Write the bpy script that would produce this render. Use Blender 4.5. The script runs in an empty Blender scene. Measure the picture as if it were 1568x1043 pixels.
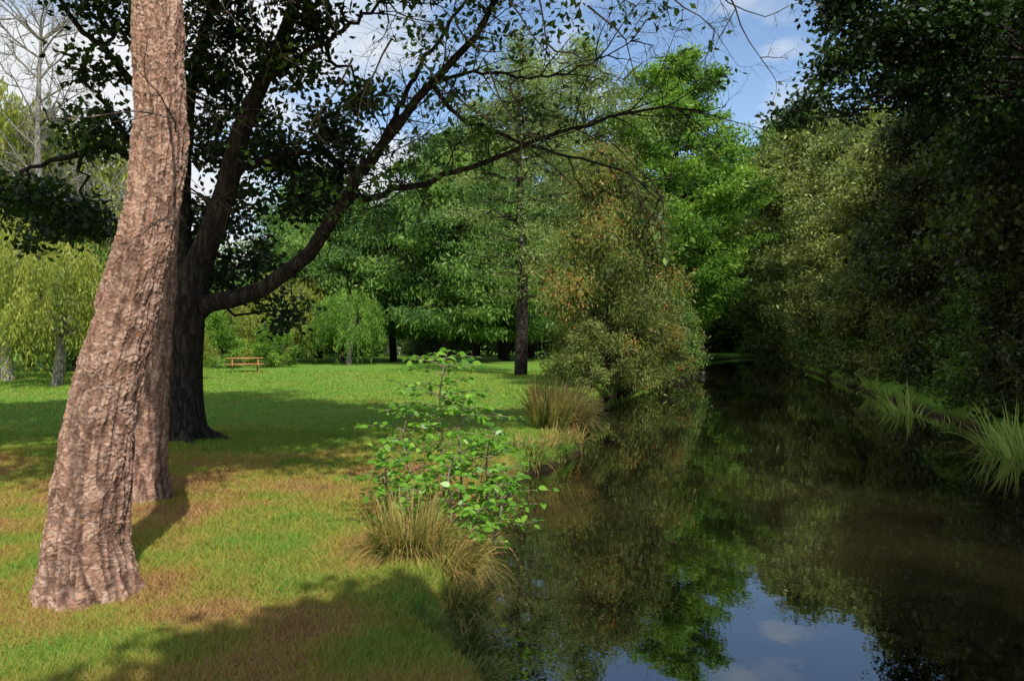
import bpy, numpy as np, math
from mathutils import Vector
rng=np.random.default_rng(11)
F=1220.0; CH=1.7; HV=522.0
def P(u,v,d,dz=0):
    return np.array([(u-784)/F*d, d, CH-(v-HV)/F*d])
scene=bpy.context.scene
# ---------------------------------------------------------------- helpers
def empty(name,loc=(0,0,0)):
    e=bpy.data.objects.new(name,None); e.location=loc; e.empty_display_size=.3
    scene.collection.objects.link(e); return e
def mkmesh(name,V,Fc,mat=None,attrs=None,smooth=False):
    V=np.ascontiguousarray(V,dtype=np.float32); 
    if not isinstance(Fc,list): Fc=[Fc]
    Fc=[f for f in Fc if len(f)]
    me=bpy.data.meshes.new(name)
    me.vertices.add(len(V)); me.vertices.foreach_set('co',V.ravel())
    nl=sum(f.size for f in Fc); npoly=sum(len(f) for f in Fc)
    me.loops.add(nl); me.loops.foreach_set('vertex_index',np.concatenate([f.ravel() for f in Fc]).astype(np.int32))
    me.polygons.add(npoly)
    starts=[];o=0
    for f in Fc:
        starts.append(o+np.arange(len(f))*f.shape[1]); o+=f.size
    me.polygons.foreach_set('loop_start',np.concatenate(starts).astype(np.int32))
    me.update(calc_edges=True)
    if smooth: me.polygons.foreach_set('use_smooth',np.ones(npoly,dtype=bool))
    if attrs:
        for k,(dom,val) in attrs.items():
            a=me.attributes.new(k,'FLOAT',dom); a.data.foreach_set('value',np.ascontiguousarray(val,dtype=np.float32))
    if mat: me.materials.append(mat)
    return me
def obj(name,me,parent=None,loc=None,rot=None,scale=None):
    o=bpy.data.objects.new(name,me); scene.collection.objects.link(o)
    if parent: o.parent=parent
    if loc is not None:o.location=loc
    if rot is not None:o.rotation_euler=rot
    if scale is not None:o.scale=scale
    return o
def hsh(i,j,k=0.0):
    s=np.sin(i*127.1+j*311.7+k*74.7)*43758.5453
    return s-np.floor(s)
def vn(x,y,k=0.0):
    xi=np.floor(x); yi=np.floor(y); fx=x-xi; fy=y-yi
    fx=fx*fx*(3-2*fx); fy=fy*fy*(3-2*fy)
    return (hsh(xi,yi,k)*(1-fx)+hsh(xi+1,yi,k)*fx)*(1-fy)+(hsh(xi,yi+1,k)*(1-fx)+hsh(xi+1,yi+1,k)*fx)*fy
def vn3(x,y,z,k=0.0):
    zi=np.floor(z); f=z-zi; f=f*f*(3-2*f)
    return vn(x,y,zi*1.37+k)*(1-f)+vn(x,y,(zi+1)*1.37+k)*f
def fbm3(x,y,z,o=4,k=0.0):
    s=0;a=.5
    for i in range(o):
        s=s+a*vn3(x*2**i,y*2**i,z*2**i,k+i*5.3); a*=.5
    return s/(1-.5**o)
def fbm(x,y,o=4,k=0.0):
    s=0;a=.5
    for i in range(o):
        s=s+a*vn(x*2**i,y*2**i,k+i); a*=.5
    return s/(1-.5**o)
def unit(a): return a/np.maximum(np.linalg.norm(a,axis=-1,keepdims=True),1e-9)
def sstep(a,b,x):
    t=np.clip((x-a)/(b-a),0,1); return t*t*(3-2*t)
class Buf:
    def __init__(s): s.V=[];s.F=[];s.n=0
    def add(s,V,Fq): s.V.append(V); s.F.append(Fq+s.n); s.n+=len(V)
    def mesh(s,name,mat,smooth=True): return mkmesh(name,np.concatenate(s.V),np.concatenate(s.F),mat,smooth=smooth)
def catmull(pts,rad,m):
    pts=np.asarray(pts,float); rad=np.asarray(rad,float)
    A=np.column_stack([pts,rad]); n=len(A)
    t=np.linspace(0,n-1,m); i=np.clip(np.floor(t).astype(int),0,n-2); f=(t-i)[:,None]
    p0=A[np.maximum(i-1,0)];p1=A[i];p2=A[i+1];p3=A[np.minimum(i+2,n-1)]
    R=.5*((2*p1)+(-p0+p2)*f+(2*p0-5*p1+4*p2-p3)*f**2+(-p0+3*p1-3*p2+p3)*f**3)
    return R[:,:3],np.maximum(R[:,3],.001)
def frames(pts):
    t=unit(np.gradient(pts,axis=0))
    ax=np.eye(3)[int(np.argmin(np.abs(t).max(axis=0)))]
    u=unit(np.cross(t,ax)); w=np.cross(t,u); return t,u,w
def tube(B,pts,rad,n=8):
    pts=np.asarray(pts,float); rad=np.asarray(rad,float); m=len(pts)
    t,u,w=frames(pts); th=np.arange(n)*2*np.pi/n
    V=pts[:,None,:]+rad[:,None,None]*(np.cos(th)[None,:,None]*u[:,None,:]+np.sin(th)[None,:,None]*w[:,None,:])
    i=np.arange(m-1)[:,None]*n; j=np.arange(n)[None,:]; j2=(j+1)%n
    Fq=np.stack([i+j,i+j2,i+n+j2,i+n+j],-1).reshape(-1,4)
    B.add(V.reshape(-1,3),Fq)
def wob(a,b,m,amp,sag=0):
    t=np.linspace(0,1,m)[:,None]; L=np.linalg.norm(b-a)
    p=a*(1-t)+b*t; p=p+rng.normal(0,amp*L,(m,3))*np.sin(t*np.pi)
    p[:,2]+=(sag*L*np.sin(t*np.pi))[:,0]; return p
def twig(B,p,d,L,r,depth,up=0.0,kids=4,wv=.28):
    m=6; pts=[p]; dd=d/np.linalg.norm(d)
    for i in range(m-1):
        dd=dd+rng.normal(0,wv,3)*.6+np.array([0,0,up]); dd/=np.linalg.norm(dd)
        pts.append(pts[-1]+dd*L/(m-1))
    pts=np.array(pts); tube(B,pts,np.linspace(r,r*.35,m),5 if r>.012 else 3)
    tips=[pts[-1]]
    if depth>0:
        for k in range(kids):
            i=rng.integers(1,m); nd=unit(pts[i]-pts[i-1]); side=rng.normal(0,1,3); side-=nd*side.dot(nd); side=unit(side)
            tips+=twig(B,pts[i],nd*.6+side*.8,L*rng.uniform(.35,.65),r*.5,depth-1,up,kids,wv)
    return tips
# leaves ------------------------------------------------------------
def leaves(Pp,ax,nr,L,W,shape=4):
    n=len(Pp); ax=unit(ax); b=unit(np.cross(ax,nr)); nn=np.cross(b,ax)
    L=L[:,None];W=W[:,None]
    if shape==4:
        V=np.stack([Pp,Pp+ax*L*.45+b*W*.5-nn*W*.12,Pp+ax*L,Pp+ax*L*.45-b*W*.5-nn*W*.12],1); k=4
    else:
        V=np.stack([Pp,Pp+ax*L*.28+b*W*.46+nn*W*.1,Pp+ax*L*.62+b*W*.42+nn*W*.08,Pp+ax*L-nn*L*.1,Pp+ax*L*.62-b*W*.42+nn*W*.08,Pp+ax*L*.28-b*W*.46+nn*W*.1],1); k=6
    return V.reshape(-1,3),np.arange(n*k).reshape(n,k)
def leafcloud(name,C,cv,nl,cr,ll,lw,mat,hb=.5,droop=.2,flat=.6,shape=4):
    N_=len(C); cnt=np.maximum(1,(nl*rng.uniform(.45,1.55,N_)).astype(int)); idx=np.repeat(np.arange(N_),cnt); n=len(idx)
    crs=cr*rng.uniform(.65,1.3,N_)
    off=rng.normal(0,1,(n,3))*crs[idx][:,None]; off[:,2]*=flat
    Pp=C[idx]+off
    ax=rng.normal(0,1,(n,3)); ax=unit(ax)+unit(off)*.4; ax[:,2]-=droop
    nr=rng.normal(0,1,(n,3)); nr=unit(nr); nr[:,2]+=hb
    s=rng.uniform(.65,1.25,n)
    V,Fc=leaves(Pp,ax,nr,ll*s,lw*s,shape)
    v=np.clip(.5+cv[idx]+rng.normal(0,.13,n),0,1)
    return mkmesh(name,V,Fc,mat,{'v':('FACE',v)})
def clumps(lobes,dens,fill=.42):
    C=[];cv=[]
    for l in lobes:
        c=np.array(l[:3]); r=np.array(l[3:6]) if len(l)>=6 else np.array([l[3]]*3)
        n=max(4,int(dens*(r.prod())**(2/3)))
        d=unit(rng.normal(0,1,(n,3))); rr=rng.random(n)**fill
        rr*=1+.15*rng.normal(0,1,n)
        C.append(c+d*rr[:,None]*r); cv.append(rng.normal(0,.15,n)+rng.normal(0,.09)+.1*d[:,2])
    return np.concatenate(C),np.concatenate(cv)
# ---------------------------------------------------------------- materials
def nmat(name):
    m=bpy.data.materials.new(name); m.use_nodes=True; nt=m.node_tree
    for n in list(nt.nodes): nt.nodes.remove(n)
    out=nt.nodes.new('ShaderNodeOutputMaterial'); return m,nt,out
def N(nt,t,**k):
    n=nt.nodes.new(t)
    for a,b in k.items():
        if a in n.inputs: n.inputs[a].default_value=b
        else: setattr(n,a,b)
    return n
def ramp(nt,stops):
    r=nt.nodes.new('ShaderNodeValToRGB'); e=r.color_ramp.elements
    while len(e)<len(stops): e.new(.5)
    for i,(p,c) in enumerate(stops): e[i].position=p; e[i].color=(*c,1) if len(c)==3 else c
    return r
def leafmat(name,dark,mid,light,tr=.32,rough=.5,spec=.35,accent=None):
    m,nt,out=nmat(name); L=nt.links.new
    a=N(nt,'ShaderNodeAttribute',attribute_name='v')
    st=[(0.12,dark),(.5,mid),(.9,light)]
    if accent: st=[(0.12,dark),(.45,mid),(.75,light),(.97,accent)]
    r=ramp(nt,st); L(a.outputs['Fac'],r.inputs[0])
    p=N(nt,'ShaderNodeBsdfPrincipled'); p.inputs['Roughness'].default_value=rough; p.inputs['Specular IOR Level'].default_value=spec
    L(r.outputs[0],p.inputs['Base Color'])
    g=N(nt,'ShaderNodeMix',data_type='RGBA',blend_type='MULTIPLY'); g.inputs[0].default_value=1; L(r.outputs[0],g.inputs[6]); g.inputs[7].default_value=(1.5,1.45,.6,1)
    t=N(nt,'ShaderNodeBsdfTranslucent'); L(g.outputs[2],t.inputs[0])
    mx=N(nt,'ShaderNodeMixShader'); mx.inputs[0].default_value=tr; L(p.outputs[0],mx.inputs[1]); L(t.outputs[0],mx.inputs[2]); L(mx.outputs[0],out.inputs[0])
    return m
def barkmat(name,c1,c2,scale=9,stretch=.3,bump=.6):
    m,nt,out=nmat(name); L=nt.links.new
    tc=N(nt,'ShaderNodeTexCoord'); mp=N(nt,'ShaderNodeMapping'); mp.inputs['Scale'].default_value=(1,1,stretch); L(tc.outputs['Object'],mp.inputs[0])
    nz=N(nt,'ShaderNodeTexNoise'); nz.inputs['Scale'].default_value=scale*2; nz.inputs['Detail'].default_value=8; L(mp.outputs[0],nz.inputs['Vector'])
    vo=N(nt,'ShaderNodeTexVoronoi',feature='DISTANCE_TO_EDGE'); vo.inputs['Scale'].default_value=scale; 
    ad=N(nt,'ShaderNodeVectorMath',operation='ADD'); sc=N(nt,'ShaderNodeVectorMath',operation='SCALE'); sc.inputs['Scale'].default_value=.18
    L(nz.outputs['Color'],sc.inputs[0]); L(mp.outputs[0],ad.inputs[0]); L(sc.outputs[0],ad.inputs[1]); L(ad.outputs[0],vo.inputs['Vector'])
    r=ramp(nt,[(.3,c1),(.7,c2)]); L(nz.outputs[0],r.inputs[0])
    mu=N(nt,'ShaderNodeMath',operation='MULTIPLY'); mu.use_clamp=True; mu.inputs[1].default_value=6; L(vo.outputs[0],mu.inputs[0])
    mr=N(nt,'ShaderNodeMapRange'); mr.inputs[3].default_value=.4; L(mu.outputs[0],mr.inputs[0])
    mc=N(nt,'ShaderNodeMix',data_type='RGBA',blend_type='MULTIPLY'); mc.inputs[0].default_value=1; L(r.outputs[0],mc.inputs[6]); L(mr.outputs[0],mc.inputs[7])
    p=N(nt,'ShaderNodeBsdfPrincipled'); p.inputs['Roughness'].default_value=.9; p.inputs['Specular IOR Level'].default_value=.15
    L(mc.outputs[2],p.inputs[0])
    bp=N(nt,'ShaderNodeBump'); bp.inputs['Strength'].default_value=bump; bp.inputs['Distance'].default_value=.03; ad2=N(nt,'ShaderNodeMath',operation='ADD'); L(mu.outputs[0],ad2.inputs[0]); L(nz.outputs[0],ad2.inputs[1]); L(ad2.outputs[0],bp.inputs['Height']); L(bp.outputs[0],p.inputs['Normal'])
    L(p.outputs[0],out.inputs[0]); return m
def plain(name,c,rough=.7,scale=20,var=.35):
    m,nt,out=nmat(name); L=nt.links.new
    tc=N(nt,'ShaderNodeTexCoord'); nz=N(nt,'ShaderNodeTexNoise'); nz.inputs['Scale'].default_value=scale; nz.inputs['Detail'].default_value=5; L(tc.outputs['Object'],nz.inputs[0])
    r=ramp(nt,[(.3,tuple(x*(1-var) for x in c)),(.7,tuple(x*(1+var) for x in c))]); L(nz.outputs[0],r.inputs[0])
    p=N(nt,'ShaderNodeBsdfPrincipled'); p.inputs['Roughness'].default_value=rough; L(r.outputs[0],p.inputs[0]); L(p.outputs[0],out.inputs[0]); return m

M_dark=leafmat('leaf_dark',(.006,.016,.003),(.018,.042,.008),(.055,.115,.02),.22)  # extra dark: shade of neighbouring crowns put into the leaf colour
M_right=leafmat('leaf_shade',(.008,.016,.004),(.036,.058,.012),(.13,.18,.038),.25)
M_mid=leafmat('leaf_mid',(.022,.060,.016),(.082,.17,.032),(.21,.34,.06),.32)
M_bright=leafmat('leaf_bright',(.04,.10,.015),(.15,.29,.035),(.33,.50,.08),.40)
M_wisp=leafmat('leaf_wispy',(.06,.10,.035),(.18,.26,.08),(.33,.41,.13),.4)
M_olive=leafmat('leaf_olive',(.04,.065,.016),(.14,.19,.038),(.27,.32,.075),.32,accent=(.44,.17,.05))
M_olive2=leafmat('leaf_greygreen',(.035,.06,.018),(.16,.21,.05),(.37,.42,.13),.35)
M_willow=leafmat('leaf_willow',(.09,.14,.025),(.27,.31,.05),(.48,.46,.10),.4)
M_sap=leafmat('leaf_sapling',(.06,.16,.02),(.16,.36,.035),(.32,.55,.08),.42,.4,.5)
M_pine=leafmat('leaf_pine',(.015,.035,.01),(.03,.06,.02),(.06,.09,.03),.1)
M_sedge=leafmat('sedge_blades',(.05,.10,.015),(.18,.22,.04),(.46,.35,.11),.25,.5,.4,accent=(.50,.28,.12))
M_reed=leafmat('reed_blades',(.12,.28,.05),(.30,.50,.09),(.55,.65,.20),.3,.4,.5)  # blade colour raised to stand in for sunlight blocked on this bank
M_grass=leafmat('grass_blades',(.44,.24,.105),(.37,.33,.06),(.155,.30,.038),.25,.6,.25)
M_dead=leafmat('dead_leaf',(.16,.06,.02),(.28,.12,.04),(.40,.22,.09),.1,.7)
B_pine2=barkmat('pine_bark',(.14,.10,.085),(.30,.20,.16),14,.5,.9)
B_dark=barkmat('dark_bark',(.025,.02,.015),(.075,.058,.045),9,.25,.8)
B_grey=barkmat('grey_bark',(.17,.15,.13),(.42,.38,.32),9,.3,.5)
B_twig=barkmat('twig_bark',(.18,.14,.10),(.48,.39,.29),20,.4,.3)

# ---------------------------------------------------------------- river geometry
LY=np.array([-80,-10,-2,1.5,3.5,5.15,7.1,10,11.8,13.2,14.6,15.6,17,19,22.7,28.9,40,56,81,103,110,118,130])
LX=np.array([9,6,4.7,2.4,.5,-.35,-.25,-.2,-.1,.3,1.1,1.25,1.05,1.25,2.0,3.2,6.8,11.5,18,30,42,70,130])
RY=np.array([-80,0,10,17,22,27.4,50.6,65,81,92,99,104,110])
RX=np.array([18,9,9.2,10.4,11.8,13.2,19.3,23,28.5,38,55,80,135])
def sL(x,y): 
    g=np.interp(y+.5,LY,LX)-np.interp(y-.5,LY,LX)
    return (np.interp(y,LY,LX)-x)/np.sqrt(1+g*g)
def sR(x,y):
    g=np.interp(y+.5,RY,RX)-np.interp(y-.5,RY,RX)
    return (x-np.interp(y,RY,RX))/np.sqrt(1+g*g)
def gz(x,y):
    n=(fbm(x*1.3,y*1.3,3,5)-.5)*.5
    a=sstep(-.55,.42,sL(x,y)+n*.7)*1.15; b=sstep(-.7,.9,sR(x,y)+n)*1.2
    bump=(fbm(x*.35,y*.35,3,2)-.5)*.10
    return -1.15+np.maximum(a,b)+bump*np.clip(sL(x,y),0,1)
def strawmask(x,y):
    near=np.exp(-(((x+3.3)/3.0)**2+((y-8.2)/3.0)**2))
    far=sstep(10.5,14,y)
    m=.52-.12*near+(fbm(x*1.6,y*1.6,6,1)-.5)*(1.25-.6*far)
    m=m-.08*np.exp(-((y-9.6)/1.5)**2)
    m=m+.32*far
    return np.clip(m,0,1)
def axis(parts):
    return np.concatenate([np.arange(a,b,s) for a,b,s in parts])
gx=np.concatenate([-np.geomspace(900,32,14),axis([(-30,-9,.6),(-9,4,.09),(4,24,.35),(24,45,1.2)]),np.geomspace(46,900,14)])
gy=np.concatenate([-np.geomspace(900,12,10),axis([(-10,3,.4),(3,14,.09),(14,32,.22),(32,70,.6),(70,135,1.5)]),np.geomspace(136,1200,12)])
X,Y=np.meshgrid(gx,gy); Z=gz(X,Y); 
Z=np.where((X<70)&(Y>-70),Z,0.0)
nx,ny=len(gx),len(gy); i=np.arange(ny-1)[:,None]*nx; j=np.arange(nx-1)[None,:]
Fg=np.stack([i+j,i+j+1,i+nx+j+1,i+nx+j],-1).reshape(-1,4)
mk=strawmask(X,Y)
gm,nt,out=nmat('lawn_ground'); L=nt.links.new
a=N(nt,'ShaderNodeAttribute',attribute_name='v'); geo=N(nt,'ShaderNodeNewGeometry'); 
nz=N(nt,'ShaderNodeTexNoise'); nz.inputs['Scale'].default_value=22; nz.inputs['Detail'].default_value=10; nz.inputs['Roughness'].default_value=.75; L(geo.outputs['Position'],nz.inputs['Vector'])
nz2=N(nt,'ShaderNodeTexNoise'); nz2.inputs['Scale'].default_value=.5; nz2.inputs['Detail'].default_value=6; L(geo.outputs['Position'],nz2.inputs['Vector'])
m1=N(nt,'ShaderNodeMath',operation='MULTIPLY_ADD'); m1.inputs[1].default_value=.6; L(nz.outputs[0],m1.inputs[0]); L(a.outputs['Fac'],m1.inputs[2])
m2=N(nt,'ShaderNodeMath',operation='MULTIPLY_ADD'); m2.inputs[1].default_value=.4; L(nz2.outputs[0],m2.inputs[0]); L(m1.outputs[0],m2.inputs[2])
m3=N(nt,'ShaderNodeMath',operation='SUBTRACT'); m3.inputs[1].default_value=.5; L(m2.outputs[0],m3.inputs[0])
r=ramp(nt,[(.1,(.24,.13,.06)),(.35,(.34,.20,.085)),(.55,(.29,.26,.05)),(.78,(.14,.27,.035))]); L(m3.outputs[0],r.inputs[0])
sp=N(nt,'ShaderNodeSeparateXYZ'); L(geo.outputs['Position'],sp.inputs[0])
mr=N(nt,'ShaderNodeMapRange'); mr.inputs[1].default_value=-.22; mr.inputs[2].default_value=-.44; L(sp.outputs[2],mr.inputs[0])
mud=ramp(nt,[(.3,(.02,.015,.008)),(.7,(.07,.05,.025))]); L(nz.outputs[0],mud.inputs[0])
mx=N(nt,'ShaderNodeMix',data_type='RGBA'); L(mr.outputs[0],mx.inputs[0]); L(r.outputs[0],mx.inputs[6]); L(mud.outputs[0],mx.inputs[7])
p=N(nt,'ShaderNodeBsdfPrincipled'); p.inputs['Roughness'].default_value=.95; p.inputs['Specular IOR Level'].default_value=.1; L(mx.outputs[2],p.inputs[0])
bp=N(nt,'ShaderNodeBump'); bp.inputs['Strength'].default_value=.9; bp.inputs['Distance'].default_value=.05; L(nz.outputs[0],bp.inputs['Height']); L(bp.outputs[0],p.inputs['Normal']); L(p.outputs[0],out.inputs[0])
obj('ground',mkmesh('ground',np.stack([X,Y,Z],-1).reshape(-1,3),Fg,gm,{'v':('POINT',mk.ravel())},True))
# water
wm,nt,out=nmat('river_water'); L=nt.links.new
geo=N(nt,'ShaderNodeNewGeometry'); mp=N(nt,'ShaderNodeMapping'); mp.inputs['Scale'].default_value=(1,.75,1); L(geo.outputs['Position'],mp.inputs[0])
n1=N(nt,'ShaderNodeTexNoise'); n1.inputs['Scale'].default_value=2.4; n1.inputs['Detail'].default_value=4; L(mp.outputs[0],n1.inputs['Vector'])
n2=N(nt,'ShaderNodeTexNoise'); n2.inputs['Scale'].default_value=.35; n2.inputs['Detail'].default_value=4; L(mp.outputs[0],n2.inputs['Vector'])
p=N(nt,'ShaderNodeBsdfPrincipled'); p.inputs['Roughness'].default_value=.0; p.inputs['IOR'].default_value=2.05; p.inputs['Specular IOR Level'].default_value=.75
r=ramp(nt,[(.42,(.004,.004,.002)),(.7,(.030,.024,.010))]); L(n2.outputs[0],r.inputs[0]); L(r.outputs[0],p.inputs[0])
bp=N(nt,'ShaderNodeBump'); bp.inputs['Strength'].default_value=.085; bp.inputs['Distance'].default_value=.02; L(n1.outputs[0],bp.inputs['Height']); L(bp.outputs[0],p.inputs['Normal']); L(p.outputs[0],out.inputs[0])
obj('river_water',mkmesh('river_water',np.array([[-6,-80,-.5],[140,-80,-.5],[140,135,-.5],[-6,135,-.5]]),np.array([[0,1,2,3]]),wm))

# ---------------------------------------------------------------- grass blades
def blades(n,ymin,ymax,h,w):
    y=ymin*(ymax/ymin)**rng.random(n); x=rng.uniform(-.68,.35,n)*y
    ok=(sL(x,y)>.0); x=x[ok];y=y[ok]; mk=strawmask(x,y)
    keep=rng.random(len(x))<.35+.9*mk; x=x[keep];y=y[keep];mk=mk[keep]; n=len(x)
    z=gz(x,y); th=rng.uniform(0,2*np.pi,n); s=rng.uniform(.5,1.5,n)*(.4+1.2*fbm(x*2.5,y*2.5,3,9))
    W=w*y[:]*rng.uniform(.7,1.3,n); H=h*s*(1+.015*y)
    d=np.stack([np.cos(th),np.sin(th),0*th],1)*W[:,None]*.5
    b=np.stack([x,y,z-.004],1); le=rng.normal(0,.8,(n,2))
    tip=b+np.stack([le[:,0]*H,le[:,1]*H,H],1)
    V=np.stack([b-d,b+d,tip],1).reshape(-1,3)
    v=np.clip(mk+rng.normal(0,.2,n),0,1)
    return V,v
V1,v1=blades(430000,3.2,15,.036,.0011); V2,v2=blades(90000,14,45,.04,.0013)
V=np.concatenate([V1,V2]); v=np.concatenate([v1,v2])
obj('grass_blades',mkmesh('grass',V,np.arange(len(V)).reshape(-1,3),M_grass,{'v':('FACE',v)}))

def tuft(c,n,len0,width,R,bias=(0,0),spread=.9,grav=1.0,seg=6,vm=.55):
    c=np.array(c,float); a=rng.uniform(0,2*np.pi,n); rr=np.sqrt(rng.random(n))*R
    b=c+np.stack([np.cos(a)*rr,np.sin(a)*rr,-.03+0*a],1)
    Lg=len0*rng.uniform(.4,1.15,n); az=a+rng.normal(0,.5,n); tl=np.abs(rng.normal(.0,.45,n))*spread+.1
    d=np.stack([np.cos(az)*np.sin(tl)+bias[0],np.sin(az)*np.sin(tl)+bias[1],np.cos(tl)],1); d=unit(d)
    sd=unit(np.cross(d,np.array([0,0,1.])+rng.normal(0,.2,(n,3))))
    T=np.linspace(0,1,seg); Vs=[]
    for t in T:
        pos=b+d*Lg[:,None]*t; pos[:,2]-=grav*.55*Lg*t**2.2*(.3+tl)
        w=(width*(1-t**1.6)+.0006)*.5
        Vs.append(np.stack([pos-sd*w,pos+sd*w],1))
    V=np.stack(Vs,1).reshape(n,-1,3); k=seg*2
    f=np.array([[2*s,2*s+1,2*s+3,2*s+2] for s in range(seg-1)])
    Fc=(np.arange(n)[:,None,None]*k+f[None]).reshape(-1,4)
    v=np.clip(rng.normal(vm,.22,n)[:,None]+np.linspace(-.12,.2,seg-1)[None],0,1).ravel()
    return V.reshape(-1,3),Fc,v
def tuftobj(name,specs,mat):
    Vs=[];Fs=[];vs=[];o=0
    for s in specs:
        V,Fc,v=tuft(**s); Vs.append(V);Fs.append(Fc+o);vs.append(v);o+=len(V)
    obj(name,mkmesh(name,np.concatenate(Vs),np.concatenate(Fs),mat,{'v':('FACE',np.concatenate(vs))}))
tuftobj('sedge_clump',[dict(c=(-.84,6.5,0.0),n=1100,len0=.70,width=.008,R=.24,bias=(.03,-.05),spread=1.1,grav=1.1,vm=.6),
   dict(c=(-.55,6.35,-.12),n=900,len0=.60,width=.008,R=.26,bias=(.25,-.15),spread=1.2,grav=1.4,vm=.6),
   dict(c=(-.42,5.9,-.25),n=500,len0=.5,width=.008,R=.24,bias=(.3,-.1),spread=1.2,grav=1.5,vm=.42),
   dict(c=(-.38,5.3,-.35),n=350,len0=.42,width=.008,R=.24,bias=(.3,-.1),spread=1.2,grav=1.5,vm=.3),
   dict(c=(-.5,7.2,-.1),n=300,len0=.55,width=.010,R=.25,bias=(.2,0),spread=1.2,grav=1.4)],M_sedge)
tuftobj('sedge_clump',[dict(c=(.75,15.6,0),n=800,len0=1.35,width=.018,R=.35,bias=(.08,0),spread=.6,grav=1.0,vm=.55),
   dict(c=(1.1,16.6,-.1),n=700,len0=1.25,width=.018,R=.4,bias=(.25,0),spread=.8,grav=1.2,vm=.68),dict(c=(.9,18,0),n=500,len0=1.45,width=.022,R=.5,bias=(.2,0),vm=.2),
   dict(c=(.9,14.3,-.1),n=260,len0=.45,width=.014,R=.4,bias=(.2,0),vm=.6),dict(c=(.35,13.3,-.05),n=200,len0=.35,width=.012,R=.4,bias=(.2,0),vm=.6)],M_sedge)
sp=[]
for k in range(56):
    y=rng.uniform(2.2,28); x=np.interp(y,LY,LX)-rng.uniform(-.08,.4)
    if 5.4<y<7.6: continue
    sp.append(dict(c=(x,y,float(gz(x,y))),n=90,len0=rng.uniform(.2,.45),width=.006+.0006*y,R=.22,bias=(.25,0),spread=1.2,grav=1.3,vm=.5))
for k in range(26):
    y=rng.uniform(3.1,5.3); x=np.interp(y,LY,LX)-rng.uniform(-.1,.55)
    sp.append(dict(c=(x,y,float(gz(x,y))),n=110,len0=rng.uniform(.12,.3),width=.006,R=.16,bias=(.25,-.1),spread=1.3,grav=1.4,vm=.3))
tuftobj('bank_grass',sp,M_sedge)
def reeds(pts,ln,n,w=.03):
    tuftobj('reed_clump',[dict(c=(x,y,float(gz(x,y))-.02),n=n,len0=ln*rng.uniform(.8,1.2),width=w,R=.3,bias=(-.25,-.05),spread=.9,grav=.9,vm=.65) for x,y in pts],M_reed)
reeds([(11.9,24.2),(12.3,25.2),(11.6,23.4)],1.7,90,.06)
reeds([(10.2,15.9),(10.4,16.8),(9.8,15.2)],1.5,90,.045)
reeds([(11.1,20.4),(11.5,21.2)],.8,50,.045)
reeds([(15.0,33),(16.5,39.5),(14.1,30)],1.2,60,.05)

# ---------------------------------------------------------------- pine with sculpted bark
def bark_trunk(name,pts,rad,nside,nrow,cw,chh,amp,mat,seed=0,flare=.0):
    p,r=catmull(pts,rad,nrow); t,u,w=frames(p)
    th=np.linspace(0,2*np.pi,nside,endpoint=False)[None,:]; s=np.concatenate([[0],np.cumsum(np.linalg.norm(np.diff(p,axis=0),axis=1))])[:,None]
    rm=r.mean(); nc=int(2*np.pi*rm/cw)
    cx,sx=np.cos(th),np.sin(th)
    def n3(f,k,fs=1.0,o=4): return fbm3(cx*rm*f+50+0*s,sx*rm*f+50+0*s,s*f*fs+0*th,o,k)-.5
    w1=n3(16,seed);w2=n3(16,seed+3)
    U=th/(2*np.pi)*nc+w1*2.8; Vv=s/chh+w2*2.8
    F1=np.full(U.shape,9.);F2=F1.copy();ID=np.zeros(U.shape)
    ui=np.floor(U);vi=np.floor(Vv)
    for di in (-1,0,1):
        for dj in (-1,0,1):
            a=ui+di;b=vi+dj;am=np.mod(a,nc)
            dx=a+hsh(am,b,seed+1)-U;dy=b+hsh(am,b,seed+2)-Vv;d=np.sqrt(dx*dx+dy*dy)
            c=d<F1; F2=np.where(c,F1,np.minimum(F2,d)); ID=np.where(c,hsh(am,b,seed+5),ID); F1=np.where(c,d,F1)
    cr=np.clip((F2-F1)/.35,0,1); fine=n3(70,seed+8); big=n3(3,seed+11); md=n3(20,seed+40,.35)
    low=np.exp(-s/2.2)
    fur=1-np.abs(n3(12,seed+20,.12))*11; fur=np.clip(fur,0,1)*sstep(-.28,.1,n3(2.5,seed+30)+.3*low)*(.45+.75*low)
    fur2=np.clip(1-np.abs(n3(22,seed+60,.3))*12,0,1)*.5
    disp=amp*(cr**.5-1)+amp*1.2*(ID-.5)*cr+fine*.008+md*.030-fur*.028-fur2*.008+big*.06
    fl=np.exp(-s/.22)*flare*(1+.45*np.sin(4*th+seed)+.3*np.sin(7*th+1.3))
    R=r[:,None]+disp+fl
    V=p[:,None,:]+R[:,:,None]*(cx[:,:,None]*u[:,None,:]+sx[:,:,None]*w[:,None,:])
    i=np.arange(nrow-1)[:,None]*nside;j=np.arange(nside)[None,:];j2=(j+1)%nside
    Fq=np.stack([i+j,i+j2,i+nside+j2,i+nside+j],-1).reshape(-1,4)
    ck=np.clip(.12+.88*cr**.7+fine*.9+md*.8,0,1)*(1-.85*fur)*(1-.6*fur2)
    return mkmesh(name,V.reshape(-1,3),Fq,mat,{'crack':('POINT',ck.ravel()),'plate':('POINT',ID.ravel())},True)
pb,nt,out=nmat('pine_plate_bark'); L=nt.links.new
a1=N(nt,'ShaderNodeAttribute',attribute_name='crack');a2=N(nt,'ShaderNodeAttribute',attribute_name='plate')
geo=N(nt,'ShaderNodeNewGeometry'); nz=N(nt,'ShaderNodeTexNoise');nz.inputs['Scale'].default_value=60;nz.inputs['Detail'].default_value=8;nz.inputs['Roughness'].default_value=.7;L(geo.outputs['Position'],nz.inputs['Vector'])
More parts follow.
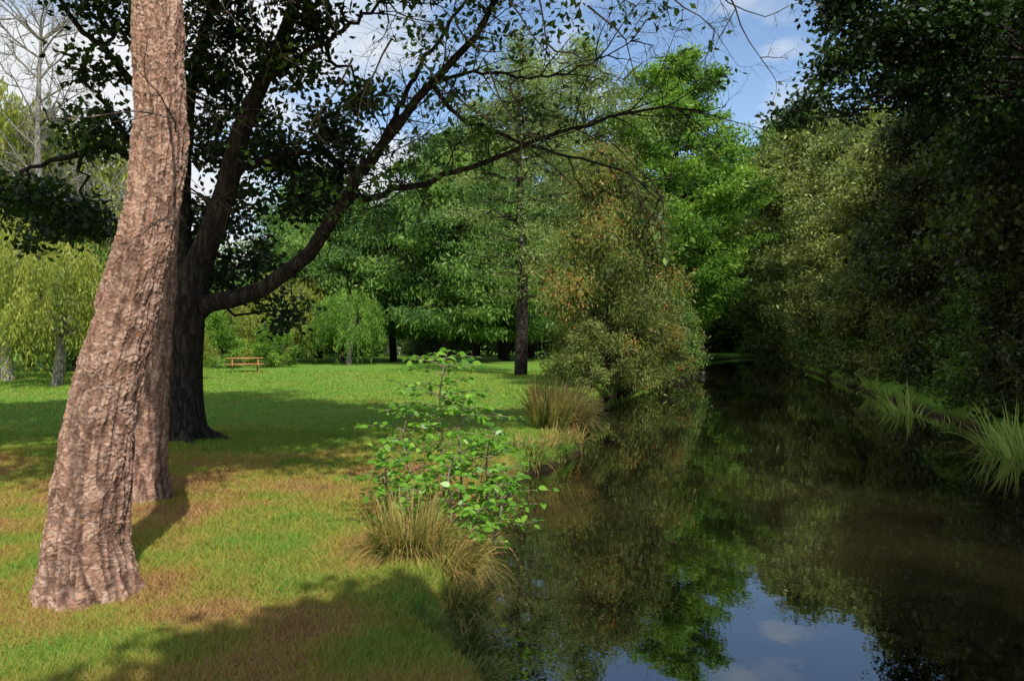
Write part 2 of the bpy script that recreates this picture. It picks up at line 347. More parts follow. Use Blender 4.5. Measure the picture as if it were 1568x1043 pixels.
nb=N(nt,'ShaderNodeTexNoise');nb.inputs['Scale'].default_value=8;nb.inputs['Detail'].default_value=8;nb.inputs['Roughness'].default_value=.75;L(geo.outputs['Position'],nb.inputs['Vector'])
r=ramp(nt,[(.2,(.16,.085,.06)),(.4,(.30,.165,.115)),(.54,(.42,.25,.18)),(.66,(.52,.36,.28)),(.73,(.47,.26,.16)),(.78,(.60,.23,.08)),(.9,(.52,.22,.10))])
mm=N(nt,'ShaderNodeMath',operation='MULTIPLY_ADD');mm.inputs[1].default_value=.55;L(nz.outputs[0],mm.inputs[0])
m5=N(nt,'ShaderNodeMath',operation='MULTIPLY_ADD');m5.inputs[1].default_value=.28;L(a2.outputs['Fac'],m5.inputs[0]);L(nb.outputs[0],m5.inputs[2])
m6=N(nt,'ShaderNodeMath',operation='SUBTRACT');m6.inputs[1].default_value=.40;L(m5.outputs[0],m6.inputs[0]);L(m6.outputs[0],mm.inputs[2])
L(mm.outputs[0],r.inputs[0])
mr=N(nt,'ShaderNodeMapRange');mr.inputs[3].default_value=.24;mr.inputs[2].default_value=.75;L(a1.outputs['Fac'],mr.inputs[0])
mc=N(nt,'ShaderNodeMix',data_type='RGBA',blend_type='MULTIPLY');mc.inputs[0].default_value=1;L(r.outputs[0],mc.inputs[6]);L(mr.outputs[0],mc.inputs[7])
p=N(nt,'ShaderNodeBsdfPrincipled');p.inputs['Roughness'].default_value=.9;p.inputs['Specular IOR Level'].default_value=.15;L(mc.outputs[2],p.inputs[0])
bp=N(nt,'ShaderNodeBump');bp.inputs['Strength'].default_value=.8;bp.inputs['Distance'].default_value=.012;L(nz.outputs[0],bp.inputs['Height']);L(bp.outputs[0],p.inputs['Normal']);L(p.outputs[0],out.inputs[0])

def pine(pxs,d,seed,ns,nr,crown_z,topx):
    e=empty('pine_tree')
    pts=[P(u,v,d) for u,v,w in pxs]; rad=[w*d/F/2 for u,v,w in pxs]
    pts[0][2]=-.15
    obj('trunk',bark_trunk('pine_trunk',pts,rad,ns,nr,.032,.034,.0075,pb,seed,.06),e)
    top=pts[-1]; B=Buf(); q=np.array([top,[topx,d+.2,8.5],[topx+.1,d+.4,11],[topx,d+.3,14]]); rr=[rad[-1],.13,.09,.03]
    q,rr=catmull(q,rr,20); tube(B,q,rr,14)
    C=[];cv=[]
    for k in range(64):
        z=rng.uniform(crown_z,14.3); i=int(np.argmin(abs(q[:,2]-z))); az=rng.uniform(0,2*np.pi); Lr=rng.uniform(1.8,3.6)*(1-.5*(z-crown_z)/(14.5-crown_z))
        en=q[i]+np.array([np.cos(az)*Lr,np.sin(az)*Lr,rng.uniform(-.1,.7)]); pp=wob(q[i],en,6,.05); tube(B,pp,np.linspace(.04,.012,6),5)
        for t in np.linspace(.35,1,7): C.append(pp[int(t*5)]+rng.normal(0,.25,3)); cv.append(rng.normal(0,.15))
    C=np.array(C);cv=np.array(cv)
    for k in range(9):
        z=rng.uniform(3.3,6.5)
        if z<pts[-1][2]: zz=np.array([a[2] for a in pts]); pt=np.array([np.interp(z,zz,[a[c] for a in pts]) for c in range(3)])
        else: i=int(np.argmin(abs(q[:,2]-z))); pt=q[i]
        az=rng.uniform(-.9,.9)
        twig(B,pt,np.array([np.cos(az),np.sin(az),rng.uniform(-.3,.1)]),rng.uniform(.5,1.3),.014,2,-.03,3)
    obj('branches',B.mesh('pine_branches',B_pine2),e)
    obj('foliage',leafcloud('pine_needles',C,cv,90,.34,.26,.08,M_pine,hb=.9,droop=0,flat=.5),e)
pine([(135,905,146),(131,850,124),(133,800,114),(145,700,108),(163,600,102),(189,500,96),(215,400,88),(234,300,80),(245,200,77),(244,100,74),(241,0,72),(238,-120,68)],5.4,1,280,920,6.1,-2.2)
pine([(222,765,76),(220,720,70),(222,650,66),(226,600,60),(234,520,56),(242,420,54),(247,300,52),(248,150,50),(246,0,48)],8.7,4,170,560,6.6,-3.6)

# ---------------------------------------------------------------- dark spreading tree
D=13.6
e=empty('spreading_tree'); B=Buf()
def limb(l,r0,r1,dys=None,n=12,m=26):
    dys=dys or [0]*len(l)
    pts=[P(u,v,D+dd) for (u,v),dd in zip(l,dys)]; q,r=catmull(pts,np.linspace(r0,r1,len(l)),m); 
    q[1:-1]+=rng.normal(0,.024,(m-2,3)); tube(B,q,r,n); return q
T0=[P(u,v,D) for u,v in [(284,690),(283,665),(281,620),(281,560),(284,500),(292,440),(318,370),(348,285),(368,205),(402,125),(440,40),(470,-70),(480,-200)]]
q,r=catmull(T0,[.52,.40,.33,.31,.31,.27,.21,.18,.16,.13,.11,.08,.04],60); 
tube(B,q,r,24)
for az in np.linspace(0,6.28,7)[:-1]:
    b=P(284,660,D); en=b+np.array([math.cos(az)*.95,math.sin(az)*.95,-.2]); tube(B,catmull([b+[0,0,.25],b*.5+en*.5+[0,0,-.02],en],[.16,.12,.03],8)[0],np.linspace(.17,.04,8),8)
LR=limb([(285,500),(312,468),(355,458),(412,435),(470,388),(520,322),(552,268),(600,205),(670,120),(740,40),(780,-60)],.18,.035,[0,0,-.1,-.2,-.3,-.4,-.5,-.6,-.8,-1,-1.1])
R2=limb([(540,305),(580,300),(640,282),(710,258),(800,226),(900,190),(1000,166),(1080,172)],.065,.012,[-.4,-.5,-.7,-.9,-1.1,-1.3,-1.5,-1.6])
R3=limb([(660,130),(700,175),(760,205),(850,235),(950,262),(1020,305)],.04,.01,[-.8,-1,-1.1,-1.3,-1.5,-1.6])
R4=limb([(560,262),(600,190),(640,110),(700,20),(760,-60)],.06,.02,[-.4,.2,.6,.9,1.2])
R5=limb([(660,130),(740,110),(820,120),(900,100),(980,60)],.03,.008,[-.8,-.9,-1,-1.1,-1.2])
L1=limb([(284,480),(268,380),(230,280),(175,225),(110,240),(40,260)],.14,.03,[0,.4,.8,1,1,1])
L2=limb([(290,445),(280,330),(285,220),(300,100),(330,-20),(340,-150)],.16,.05,[0,.5,1,1.2,1.4,1.5])
L3=limb([(285,330),(240,200),(180,100),(120,40),(60,-40)],.09,.03,[.5,.3,0,-.3,-.5])
L4=limb([(355,270),(420,240),(480,235),(540,215)],.08,.02,[0,.8,1.4,2])
L5=limb([(400,130),(450,90),(520,50),(600,-10)],.07,.02,[0,-.4,-.8,-1])
L6=limb([(225,270),(170,170),(130,130),(92,130)],.05,.015,[.8,.4,0,-.2])
up=[(-1,8.7,9.0,1.9,1.8,1),(1.6,9.0,9.0,1.7,1.5,.9),(-3.2,9.5,9.4,2,1.8,1),(.4,10.5,9.8,1.6,1.6,.9),(-5.5,11,10,2.2,2,1.1),(3.2,9.8,9.4,1.4,1.4,.8),(-7.5,11.8,9.6,2,2,1.1),(-2,11.0,9.6,1.8,1.6,.9),
 (-8.5,9.8,9.0,1.9,1.6,.9),(-10.5,11.5,9.2,2,1.8,1),(-5.6,8.2,8.8,1.8,1.4,.8),(4.4,9.2,9.2,1.3,1.2,.7),(-3,6.6,8.6,1.6,1.0,.6),(-.6,6.6,8.6,1.5,1.0,.6),(-5.8,6.4,8.6,1.4,1,.6)]  # unseen canopy lobes above the frame, added to shade the mid lawn
for l in up:
    pp=wob(q[54],np.array(l[:3]),8,.04,.03); tube(B,pp,np.linspace(.09,.03,8),6)
tips=[]
for q_,n_ in ((R2,34),(R3,20),(LR[12:],30),(R4,14),(L5,10),(R5,14)):
    for k in range(n_):
        i=rng.integers(2,len(q_)-1); dd=unit(q_[i]-q_[i-1]); sd=unit(rng.normal(0,1,3)+np.array([0,0,.25]))
        tips+=twig(B,q_[i],dd*.7+sd,rng.uniform(.5,1.6),.013,2,-.0,4)
def lobe(u,v,r,dd=0,sc=1): 
    c=P(u,v,D+dd); R=r*D/F*sc; return (*c,R,R*1.3,R*.8)
lob=[lobe(150,210,60,.5),lobe(130,110,38,-.3),lobe(60,325,70,1),lobe(140,335,60,1),lobe(0,300,60,1.5),lobe(190,40,55),
 lobe(330,120,75,1.2),lobe(350,40,65,1.2),lobe(420,250,75,1.6),lobe(470,300,60,1.5),lobe(350,320,70,1.2),lobe(430,90,55,-.2),lobe(510,200,58,1.8),lobe(390,400,50,1.5),
 lobe(310,230,60,1),lobe(530,260,48,1.5),lobe(330,420,45,1.5),lobe(550,150,38,0),lobe(440,475,40,1.8),lobe(400,180,55,2),lobe(480,30,48,-.5),
 lobe(300,-110,150,.5),lobe(500,-140,130),lobe(140,-130,80),lobe(430,-260,170,1),lobe(200,-250,160,1)]
C,cv=clumps(lob,36,.5)
for l in lob[:21]:
    c=np.array(l[:3]); allq=np.concatenate([q,L1,L2,L3,L4,L5,L6]); k=np.argmin(np.linalg.norm(allq-c,axis=1)); tube(B,wob(allq[k],c,6,.08),np.linspace(.04,.015,6),5)
    for m_ in range(9): tube(B,wob(c,c+rng.normal(0,1,3)*np.array(l[3:6])*.7,5,.1),np.linspace(.014,.005,5),3)
C2,cv2=clumps(up,34,.55); 
obj('trunk_and_limbs',B.mesh('spreading_tree_wood',B_dark),e)
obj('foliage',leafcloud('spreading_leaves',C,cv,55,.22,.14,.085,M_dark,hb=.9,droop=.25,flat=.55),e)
obj('added_shade_foliage',leafcloud('added_shade_leaves',C2,cv2,38,.38,.28,.18,M_dark,hb=1.6,droop=.1,flat=.45),e)
lob2=[lobe(650,60,45,-.6),lobe(740,30,50,-.8),lobe(620,260,55,-.2),lobe(600,150,36),lobe(700,130,36,-.5),lobe(570,340,34,0),lobe(860,30,36,-1.1),lobe(680,-60,50,-.6),lobe(850,-70,60,-.6),lobe(960,-20,36,-1),lobe(730,215,28,-1)]
C,cv=clumps(lob2,24,.6)
ti=np.array(tips); sel=rng.random(len(ti))<.035
C=np.concatenate([C,ti[sel]]); cv=np.concatenate([cv,rng.normal(0,.12,sel.sum())])
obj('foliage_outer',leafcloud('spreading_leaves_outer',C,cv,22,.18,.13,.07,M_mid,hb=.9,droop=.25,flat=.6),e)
B=Buf()
for u,v,du,dv in [(880,-30,60,40),(980,-40,80,60),(760,-20,60,70),(1060,-60,70,90),(830,60,70,50),(640,90,70,60),(600,60,-50,90),(700,150,90,80),(780,130,60,90),(540,90,-30,80),(900,10,60,60),(700,40,40,80),(1100,-30,70,60),(820,-20,40,80),(580,-20,50,60),(740,90,30,90)]:
    a=P(u,v,12.2); b=P(u+du,v+dv,12.0); twig(B,a,b-a,1.5,.018,3,-.02,4)
o=obj('dead_twigs',B.mesh('dead_twigs',B_twig),e)

# ---------------------------------------------------------------- generic trees (prototype meshes, shared)
def proto_broad(name,H,R,nl,dens,cr,ll,lw,mat,bark,seed,low=.3,lobes=16,flat=.6,hb=.7,tr=.3,lrs=(.2,.36),core=.4,droop=.3):
    global rng; rng=np.random.default_rng(seed)
    B=Buf(); tp=np.array([[0,0,-.3],[.1,0,H*.2],[rng.normal(0,.3),rng.normal(0,.3),H*.5],[rng.normal(0,.3),0,H*.85]]); q,r=catmull(tp,[tr,tr*.8,tr*.5,.05],16); tube(B,q,r,10)
    lb=[]
    for k in range(lobes):
        t=low+(1-low)*(k+.5)/lobes; z=H*t; az=k*2.4+rng.normal(0,.4)
        prof=math.sin(math.pi*min(1,((t-low)/(1-low)*.8+.18)))**.7; rad=R*prof*rng.uniform(.5,.92); lr=R*rng.uniform(*lrs)
        c=np.array([math.cos(az)*rad,math.sin(az)*rad,z-lr*.3]); lb.append((*c,lr,lr,lr*.65))
        i=int(np.argmin(abs(q[:,2]-max(z*.72,H*.15)))); pp=wob(q[i],c,7,.05,.05); tube(B,pp,np.linspace(tr*.3,.03,7),6)
        for m in range(7): tube(B,wob(c,c+rng.normal(0,1,3)*lr*.6,4,.1),np.linspace(.03,.01,4),3)
    lb.append((0,0,H*.55,R*core,R*core,H*.3))
    C,cv=clumps(lb,dens,.45); 
    w=B.mesh(name+'_wood',bark); l=leafcloud(name+'_leaves',C,cv,nl,cr,ll,lw,mat,hb=hb,droop=droop,flat=flat); return w,l
def proto_cyp(name,H,R,nb,nl,cr,ll,lw,mat,bark,seed,start=.12,tr=.4,ang=.35,droop=.35,sag=.05):
    global rng; rng=np.random.default_rng(seed)
    B=Buf(); q,r=catmull([[0,0,-.3],[.1,.1,H*.3],[-.1,0,H*.65],[0,0,H*.98]],[tr,tr*.75,tr*.4,.03],20); tube(B,q,r,12)
    C=[];cv=[]
    for k in range(nb):
        t=start+(1-start)*((k+.5)/nb)**.9; z=H*t*.97; tt=(t-start)/(1-start)
        prof=min(1,(1.02-tt)*2.1)**.65*(.75+.25*min(1,tt*4)); Lr=R*prof*rng.uniform(.5,1.2); az=k*2.4+rng.normal(0,.5)
        i=int(np.argmin(abs(q[:,2]-z))); en=q[i]+np.array([math.cos(az)*Lr,math.sin(az)*Lr,Lr*ang*rng.uniform(.4,1.3)]); pp=wob(q[i],en,7,.04,sag); tube(B,pp,np.linspace(.07,.015,7),4)
        m=max(3,int(Lr*2.2)); col=rng.normal(0,.14)
        for s in range(m):
            u=rng.uniform(.25,1.05)**.75; pt=q[i]*(1-u)+en*u+rng.normal(0,1,3)*np.array([.45,.45,.22])*Lr*.17
            C.append(pt); cv.append(col+rng.normal(0,.08)+.04)
    w=B.mesh(name+'_wood',bark); l=leafcloud(name+'_leaves',np.array(C),np.array(cv),nl,cr,ll,lw,mat,hb=.6,droop=droop,flat=.5); return w,l
def proto_willow(name,H,R,ns,smin,smax,ll,lw,mat,bark,seed,trunk=.3,per=22,lobes=10):
    global rng; rng=np.random.default_rng(seed)
    B=Buf(); q,r=catmull([[0,0,-.3],[.15,.1,H*.2],[.1,.2,H*.45],[0,0,H*.8]],[trunk,trunk*.85,trunk*.55,.05],14); tube(B,q,r,10)
    st=[]
    for k in range(lobes):
        az=k*2.4; t=(k+.5)/lobes; rad=R*.62*math.sqrt(1-t*.85)*rng.uniform(.8,1.2); c=np.array([math.cos(az)*rad,math.sin(az)*rad,H*(.42+.48*t)]); lr=R*rng.uniform(.25,.42)
        tube(B,wob(q[6],c,7,.05,.08),np.linspace(trunk*.35,.03,7),6)
        n=ns//lobes; d=unit(rng.normal(0,1,(n,3))); d[:,2]=np.abs(d[:,2])*.8-.1; st.append(c+d*lr*rng.uniform(.6,1.1,(n,1)))
    st=np.concatenate(st); n=len(st); ln=smin+(smax-smin)*rng.random(n)**1.6; ln=np.minimum(ln,st[:,2]*.92)
    idx=np.repeat(np.arange(n),per); t=rng.random(len(idx)); out=unit(st*np.array([1,1,0]))
    Pp=st[idx]+out[idx]*(t**.5*.5)[:,None]; Pp[:,2]-=t*ln[idx]; Pp+=rng.normal(0,.1,Pp.shape)
    ax=rng.normal(0,.35,Pp.shape); ax[:,2]-=1; nr=unit(rng.normal(0,1,Pp.shape))+out[idx]*.5; s=rng.uniform(.7,1.3,len(idx))
    V,Fc=leaves(Pp,ax,nr,ll*s,lw*s); sv=rng.normal(0,.14,n); v=np.clip(.5+sv[idx]+rng.normal(0,.1,len(idx))-.1*t,0,1)
    return B.mesh(name+'_wood',bark),mkmesh(name+'_leaves',V,Fc,mat,{'v':('FACE',v)})
def place(pr,name,x,y,s=1,rz=0,mat=None,sz=None,z=0):
    e=empty(name,(x,y,z)); e.rotation_euler=(0,0,rz); e.scale=(s,s,sz or s)
    obj('trunk',pr[0],e); f=obj('foliage',pr[1],e)
    if mat: f.material_slots[0].link='OBJECT'; f.material_slots[0].material=mat
    return e
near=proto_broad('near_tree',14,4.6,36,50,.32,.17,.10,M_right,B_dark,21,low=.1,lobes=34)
broad=proto_broad('broad_tree',14,5,28,38,.42,.28,.15,M_mid,B_dark,22,low=.1,lobes=34)
broad2=proto_broad('broad_tree_b',14,5,36,44,.36,.28,.10,M_mid,B_dark,23,low=.06,lobes=44,hb=.3,lrs=(.14,.3),core=.32)
shrub=proto_broad('shrub',4,2.2,34,54,.2,.15,.07,M_right,B_dark,24,low=.05,lobes=20,tr=.07)
cyp=proto_cyp('cypress',26,6.3,150,62,.44,.36,.15,M_bright,B_dark,25)
wisp=proto_cyp('larch',24,5.2,120,42,.46,.33,.095,M_wisp,B_dark,26,start=.2)
dcon=proto_cyp('drooping_conifer',17,6.2,140,56,.46,.38,.115,M_mid,B_dark,33,start=.16,ang=-.12,droop=1.1,sag=.12)
slim=proto_cyp('slim',17,3.4,80,44,.36,.22,.06,M_wisp,B_dark,27,start=.22,tr=.33,ang=.1)
wil=proto_willow('willow',14,7,800,1.2,5,.42,.115,M_mid,B_dark,28,per=28,lobes=22)
wils=proto_willow('small_willow',5.5,2.9,450,.6,2.6,.2,.045,M_willow,B_grey,29,per=42,lobes=14,trunk=.22)
bush=proto_broad('bank_bush',8.6,3.0,54,54,.27,.18,.045,M_olive,B_dark,31,low=.02,lobes=46,hb=.2,tr=.12,lrs=(.14,.32),core=.38,droop=.9,flat=.9)
place(bush,'riverside_bush',3.7,31,.95,.4,None,1.05); place(bush,'riverside_bush',5.2,32.5,.55,2.4,None,.58)
place(shrub,'riverside_shrub',6.4,34,.8,1,M_olive); place(shrub,'riverside_shrub',2.9,29,.6,2,M_olive2); place(shrub,'riverside_shrub',8.4,43,1,3,M_mid); place(shrub,'riverside_shrub',10.2,50,1,3.6,M_olive)
place(slim,'slim_conifer',.42,39,1,0)
place(dcon,'drooping_conifer',-5.0,60,1.05,0); place(wil,'weeping_tree',-9.5,64,1.02,2); place(dcon,'drooping_conifer',-13.2,62,.8,2); place(wil,'weeping_tree',-1.0,74,1.2,4); place(dcon,'drooping_conifer',-18.5,76,1.1,5); place(dcon,'drooping_conifer',-.5,66,.9,1.3)
place(wisp,'larch_tree',6.2,68,1.15,1); place(cyp,'cypress_tree',14.8,71,1.07,0); place(wisp,'larch_tree',1.6,76,1.2,3); place(wisp,'larch_tree',-3.6,80,1.1,5); place(cyp,'cypress_tree',20,93,.86,2); place(cyp,'cypress_tree',9.5,84,.85,4,M_mid); place(cyp,'cypress_tree',35,106,1.2,1,M_mid); place(cyp,'cypress_tree',29,113,1.05,3,M_mid)
place(broad,'broadleaf_tree',31,112,1.5,1); place(broad2,'broadleaf_tree',38,114,1.6,2); place(broad2,'broadleaf_tree',25,116,1.4,4)
for k,(x,y) in enumerate([(22,104),(26,108),(30,111),(34,113),(38,112),(31.5,104.5),(34.5,105.5),(37.5,106)]): place(shrub,'riverside_shrub',x,y,1.6 if k<5 else 1.2,k*1.3,M_mid,z=0 if k<5 else -.6)
for (x,y,s,rz,pr,mt) in [(35,90,1.8,0,broad,M_mid),(30.5,80,1.75,1,broad2,M_olive2),(31,68,1.5,2,broad,M_olive2),(24.8,60,1.2,3,broad2,M_olive2),(21.8,47,.98,4,broad2,M_olive2),(26,42,1.15,5,broad,M_olive2),(18.6,37,.85,.6,broad2,M_olive2),(22,33,1.15,1.7,broad,M_right),
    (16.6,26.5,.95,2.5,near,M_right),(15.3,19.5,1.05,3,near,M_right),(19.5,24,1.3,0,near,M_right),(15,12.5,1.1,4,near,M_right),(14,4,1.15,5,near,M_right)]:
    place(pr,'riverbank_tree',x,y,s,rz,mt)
rng=np.random.default_rng(5)
for k in range(26):
    y=13*(70/13)**(k/25.)+rng.uniform(-.5,.5); x=np.interp(y,RY,RX)+1.5+rng.uniform(0,1.0)
    place(shrub,'riverbank_shrub',x,y,rng.uniform(.5,.95)*(1+.008*y),rng.uniform(0,6),[M_right,M_mid,M_olive2][k%3] if y>20 else M_right,z=-.2)
rng=np.random.default_rng(55)
e=empty('overhanging_tree'); B=Buf(); tk=np.array([[14.5,17,-.3],[14,17,4],[13,16.8,8],[12,16.5,12]]); q,r=catmull(tk,[.3,.27,.2,.08],16); tube(B,q,r,10)
ll_=[P(1400,60,16.5),P(1340,40,16.2),P(1290,90,16),P(1240,150,16),P(1215,185,16),P(1300,0,16),P(1440,140,16.5),P(1360,130,16.3),P(1480,30,16),P(1330,-80,16),P(1450,-120,16.5),P(1520,200,17),P(1300,170,16.2)]
rs=[1.1,.8,.6,.4,.25,.7,.9,.5,1.2,1.1,1.4,1.0,.3]; lb=[]
for c,R in zip(ll_,rs):
    lb.append((*c,R,R*1.3,R*.8)); tube(B,wob(q[8],c,8,.03,.04),np.linspace(.07,.015,8),5)
C,cv=clumps(lb,44,.5); obj('trunk',B.mesh('overhang_wood',B_dark),e); obj('foliage',leafcloud('overhang_leaves',C,cv,60,.22,.14,.085,M_dark,hb=.8,droop=.3,flat=.6),e)
e=empty('bankside_tree'); B=Buf(); q,r=catmull([[3.2,-5.5,-.2],[3,-5.2,3],[2.6,-4,6],[2.3,-3,8]],[.25,.2,.14,.05],14); tube(B,q,r,10)
lb=[(2.0,-2.0,7,1.5,1.2,.6),(3.6,-3.4,8,2,2,1.1),(1.1,-3.1,6.6,1.2,1.0,.5),(4.4,-1.8,7,1.5,1.4,.8),(3.1,-1.5,6.4,1.0,.9,.5),(.2,-4.0,6.5,.9,.7,.4)]
for l in lb: tube(B,wob(q[9],np.array(l[:3]),6,.05),np.linspace(.06,.02,6),5)
C,cv=clumps(lb,100,.6); obj('trunk',B.mesh('bankside_wood',B_dark),e); obj('foliage',leafcloud('bankside_leaves',C,cv,60,.22,.16,.11,M_dark,hb=1.6,droop=.1,flat=.5),e)
# left side
place(wils,'willow_tree',-17.2,30,1.0,0); place(wils,'willow_tree',-21.5,34,1.25,2,M_willow); place(wils,'willow_tree',-14.2,34,.5,2)
place(wil,'willow_tree',-33,48,1.25,1,M_willow); place(wil,'willow_tree',-31.5,52,1.3,3,M_willow); place(wils,'willow_tree',-16.5,58,1.25,3); place(wils,'willow_tree',-20.5,60,1.1,4); place(wils,'willow_tree',-11.5,56,1.0,5,M_bright); place(wils,'willow_tree',-23,54,1.0,1,M_bright)
place(wil,'willow_tree',-27,40,.7,2.2,M_willow)
place(broad,'broadleaf_tree',-24,44,.5,2); place(broad2,'broadleaf_tree',-20,66,.6,4)
place(shrub,'small_shrub',-18.4,49.5,.9,0,M_bright); place(shrub,'small_shrub',-16.6,54,.9,1,M_willow)
place(shrub,'young_tree',-14.9,50,.75,2,M_bright)
for k in range(16):
    x=-26+k*2.9+rng.normal(0,.6); y=88+rng.normal(0,3); place(shrub,'hedge_shrub',x,y,rng.uniform(.9,1.5),rng.uniform(0,6),M_mid if k%3 else M_right)
rng=np.random.default_rng(77)
e=empty('bare_tree'); B=Buf(); q,r=catmull([[-25.5,44,-.3],[-25.7,44,6],[-26.2,44,12],[-26,44,19]],[.32,.26,.18,.05],20); tube(B,q,r,8)
for k in range(34):
    i=rng.integers(7,19); az=rng.uniform(0,6.28); twig(B,q[i],np.array([math.cos(az),math.sin(az)*.6,.8]),rng.uniform(2.6,4.6),.07,3,.05,5,.2)
obj('branches',B.mesh('bare_wood',B_grey),e)
lb=[]
for k in range(75):
    x=rng.uniform(-120,120); y=rng.uniform(125,160); h=rng.uniform(13,21)
    for m in range(3): lb.append((x+rng.normal(0,3),y,h*(.3+.25*m),4.5-m*.8,4.5-m*.8,4))
for k in range(20):
    x=-70+k*3.2; lb.append((x,104+rng.normal(0,4),3.2,3,2.5,3.2))
C,cv=clumps(lb,14,.5); obj('distant_trees',leafcloud('distant_leaves',C,cv,20,.8,.85,.45,M_mid,hb=.4,flat=.7))

# ---------------------------------------------------------------- sapling
rng=np.random.default_rng(91)
e=empty('sapling'); B=Buf(); LP=[];LA=[];LN=[]
def spray(pp,skip):
    for i in range(2,len(pp)):
        t=unit(pp[i]-pp[i-1]); side=unit(np.cross(t,[0,0,1.]))
        for s in (-1,1):
            if rng.random()<skip: continue
            a=t*.6+side*s*.8+rng.normal(0,.22,3)+np.array([0,0,-.15]); LP.append(pp[i]+rng.normal(0,.015,3)); LA.append(a); LN.append(np.array([0.1,-.45,1.])+rng.normal(0,.4,3))
    LP.append(pp[-1]); LA.append(unit(pp[-1]-pp[-2])); LN.append(np.array([0,-.3,1.])+rng.normal(0,.3,3))
b0=np.array([-.66,7.6,-.08])
for (ox,oy,h,nb,Lm) in [(0,0,1.66,44,1.02),(.16,-.15,1.3,26,.75),(-.28,-.1,1.15,24,.7),(.38,-.2,.95,20,.55),(.1,-.5,.75,20,.5),(-.4,-.3,.7,18,.45),(.5,-.5,.6,18,.45),(-.15,-.6,.5,14,.4),(.3,-.8,.35,14,.4)]:
    q,r=catmull([b0+[ox,oy,0],b0+[ox*1.1+.01,oy,h*.4],b0+[ox*1.2-.03,oy,h*.75],b0+[ox*1.2+.04,oy,h]],[.014,.011,.008,.003],16); tube(B,q,r,6)
    for k in range(nb):
        t=.12+.88*(k+.5)/nb; i=min(15,int(t*15)); az=k*2.4+rng.normal(0,.3); Lr=Lm*(1.08-t)**.45*rng.uniform(.4,1.1)
        en=q[i]+np.array([math.cos(az)*Lr,math.sin(az)*Lr,Lr*rng.uniform(.0,.3)]); pp=wob(q[i],en,9,.03,.06); tube(B,pp,np.linspace(.005,.002,9),4); spray(pp,.18)
LP=np.array(LP);LA=np.array(LA);LN=np.array(LN); s=rng.uniform(.5,1.3,len(LP)); V,Fc=leaves(LP,LA,LN,.078*s,.046*s,6)
obj('stems',B.mesh('sapling_stems',B_twig),e); obj('leaves',mkmesh('sapling_leaves',V,Fc,M_sap,{'v':('FACE',np.clip(rng.normal(.5,.2,len(LP)),0,1))}),e)
n=2200; y=3.5*(14/3.5)**rng.random(n); x=rng.uniform(-.66,.05,n)*y; ok=sL(x,y)>.1; x=x[ok];y=y[ok]; n=len(x)
Pp=np.stack([x,y,gz(x,y)+.015],1); ax=rng.normal(0,1,(n,3));ax[:,2]*=.2; nr=np.array([0,0,1.])+rng.normal(0,.4,(n,3)); s=rng.uniform(.4,1.0,n)
V,Fc=leaves(Pp,ax,nr,.04*s,.018*s); obj('fallen_leaves',mkmesh('fallen',V,Fc,M_dead,{'v':('FACE',rng.random(n))}))

# ---------------------------------------------------------------- picnic table, fence, bench
wood=plain('picnic_wood',(.50,.24,.08),.6,8)
def box(B,c,s,R=None):
    c=np.array(c,float);s=np.array(s)/2; k=np.array([[a,b,d] for a in(-1,1) for b in(-1,1) for d in(-1,1)])*s
    if R is not None: k=k@R.T
    B.add(k+c,np.array([[0,1,3,2],[4,6,7,5],[0,4,5,1],[2,3,7,6],[0,2,6,4],[1,5,7,3]]))
def rx(a): c,s=math.cos(a),math.sin(a); return np.array([[1,0,0],[0,c,-s],[0,s,c]])
e=empty('picnic_table',(-14.3,42.5,0)); e.rotation_euler=(0,0,.35)
B=Buf(); [box(B,(0,-.32+.16*k,.76),(1.9,.145,.045)) for k in range(5)]; obj('table_top',B.mesh('tt',wood,False),e)
for sd in (-1,1):
    B=Buf(); [box(B,(0,sd*(.68+.15*k),.45),(1.9,.135,.045)) for k in range(2)]; obj('seat',B.mesh('st',wood,False),e)
B=Buf()
for xx in (-.65,.65):
    box(B,(xx,0,.40),(.05,1.6,.1)); box(B,(xx,0,.70),(.05,.7,.07))
    for sd in (-1,1): box(B,(xx+.052,sd*.45,.36),(.05,.1,.85),rx(sd*.45))
obj('legs',B.mesh('lg',wood,False),e)
gw=plain('weathered_wood',(.32,.30,.27),.8,8)
e=empty('wooden_fence',(17,76.5,0)); e.rotation_euler=(0,0,.2)
B=Buf(); [box(B,(k*1.0-1.5,0,.6),(.1,.1,1.25)) for k in range(4)]; obj('posts',B.mesh('ps',gw,False),e)
B=Buf(); [box(B,(0,-.08,.35+.33*k),(3.3,.04,.12)) for k in range(3)]; obj('rails',B.mesh('rl',gw,False),e)
e=empty('park_bench',(-12.6,84,0)); B=Buf(); [box(B,(0,-.15+.15*k,.45),(1.7,.13,.04)) for k in range(3)]; obj('seat',B.mesh('s2',gw,False),e)
B=Buf(); [box(B,(0,.26,.62+.15*k),(1.7,.03,.12)) for k in range(3)]; obj('backrest',B.mesh('b2',gw,False),e)
B=Buf(); [box(B,(a,b,.215),(.07,.07,.43)) for a in(-.75,.75) for b in(-.18,.18)]; obj('legs',B.mesh('l2',gw,False),e)

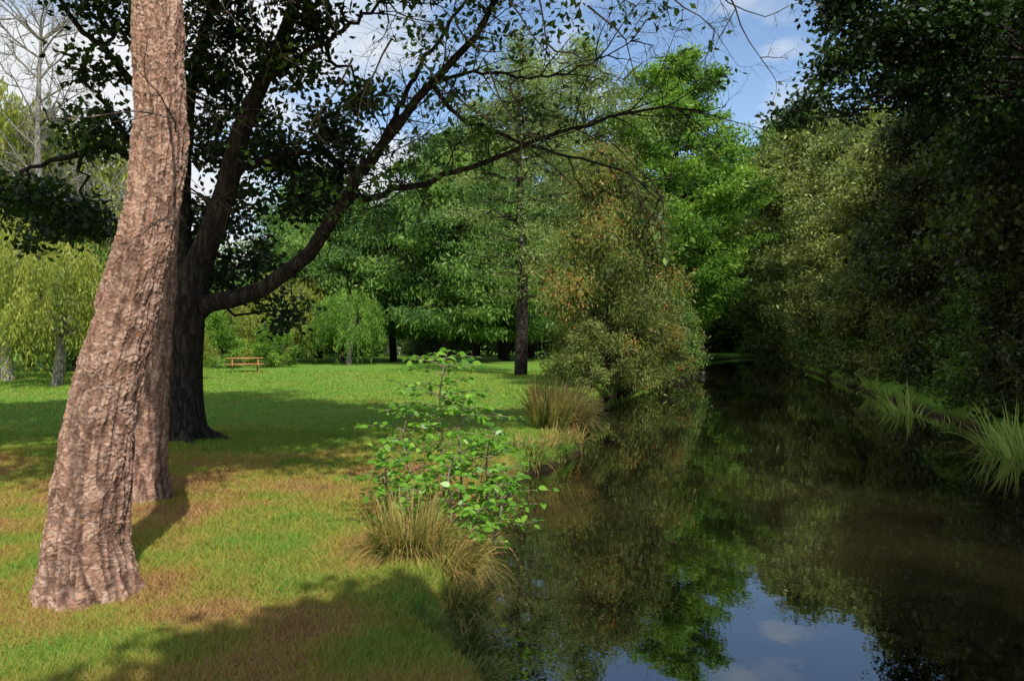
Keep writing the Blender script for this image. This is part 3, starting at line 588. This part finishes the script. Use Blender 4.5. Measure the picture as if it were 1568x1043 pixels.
# ---------------------------------------------------------------- light, sky, camera
sun=unit(np.array([.36,-.9,1.0])); el=math.asin(sun[2])
ld=bpy.data.lights.new('sun','SUN'); ld.energy=5.0; ld.angle=math.radians(.53); ld.color=(1,.955,.86)
lo=bpy.data.objects.new('sun',ld); scene.collection.objects.link(lo); lo.rotation_mode='QUATERNION'; lo.rotation_quaternion=Vector(sun).to_track_quat('Z','Y'); lo.location=(5,-15,20)
w=bpy.data.worlds.new('World'); scene.world=w; w.use_nodes=True; nt=w.node_tree; L=nt.links.new
bg=nt.nodes['Background']; bg.inputs[1].default_value=.12
sk=nt.nodes.new('ShaderNodeTexSky'); sk.sky_type='NISHITA'; sk.sun_disc=False; sk.sun_elevation=el; sk.sun_rotation=math.atan2(sun[0],sun[1]); sk.dust_density=.4; sk.ozone_density=2.5
hs=nt.nodes.new('ShaderNodeHueSaturation'); hs.inputs['Saturation'].default_value=1.0; hs.inputs['Value'].default_value=1.5; L(sk.outputs[0],hs.inputs['Color'])
tc=nt.nodes.new('ShaderNodeTexCoord'); sp=nt.nodes.new('ShaderNodeSeparateXYZ'); L(tc.outputs['Generated'],sp.inputs[0])
za=N(nt,'ShaderNodeMath',operation='ADD'); za.inputs[1].default_value=.18; L(sp.outputs[2],za.inputs[0])
zm=N(nt,'ShaderNodeMath',operation='MAXIMUM'); zm.inputs[1].default_value=.05; L(za.outputs[0],zm.inputs[0])
dv=N(nt,'ShaderNodeVectorMath',operation='DIVIDE'); cb=nt.nodes.new('ShaderNodeCombineXYZ'); [L(zm.outputs[0],cb.inputs[k]) for k in range(3)]
L(tc.outputs['Generated'],dv.inputs[0]); L(cb.outputs[0],dv.inputs[1])
nz=nt.nodes.new('ShaderNodeTexNoise'); nz.inputs['Scale'].default_value=1.5; nz.inputs['Detail'].default_value=9; nz.inputs['Roughness'].default_value=.55; L(dv.outputs[0],nz.inputs['Vector'])
xb=N(nt,'ShaderNodeMath',operation='MULTIPLY_ADD'); xb.inputs[1].default_value=-.24; L(sp.outputs[0],xb.inputs[0]); L(nz.outputs[0],xb.inputs[2])
rp=ramp(nt,[(.46,(0,0,0)),(.62,(1,1,1))]); L(xb.outputs[0],rp.inputs[0])
mx=N(nt,'ShaderNodeMix',data_type='RGBA'); L(rp.outputs[0],mx.inputs[0]); L(hs.outputs[0],mx.inputs[6]); mx.inputs[7].default_value=(7.4,7.6,7.8,1)
L(mx.outputs[2],bg.inputs[0])
cd=bpy.data.cameras.new('camera'); cd.lens=28.0; cd.sensor_width=36; cd.clip_end=3000; cd.clip_start=.05
co=bpy.data.objects.new('camera',cd); scene.collection.objects.link(co); co.location=(0,0,CH); co.rotation_euler=(math.radians(90),0,0)
scene.camera=co
scene.view_settings.view_transform='Standard'; scene.view_settings.look='None'; scene.view_settings.exposure=0
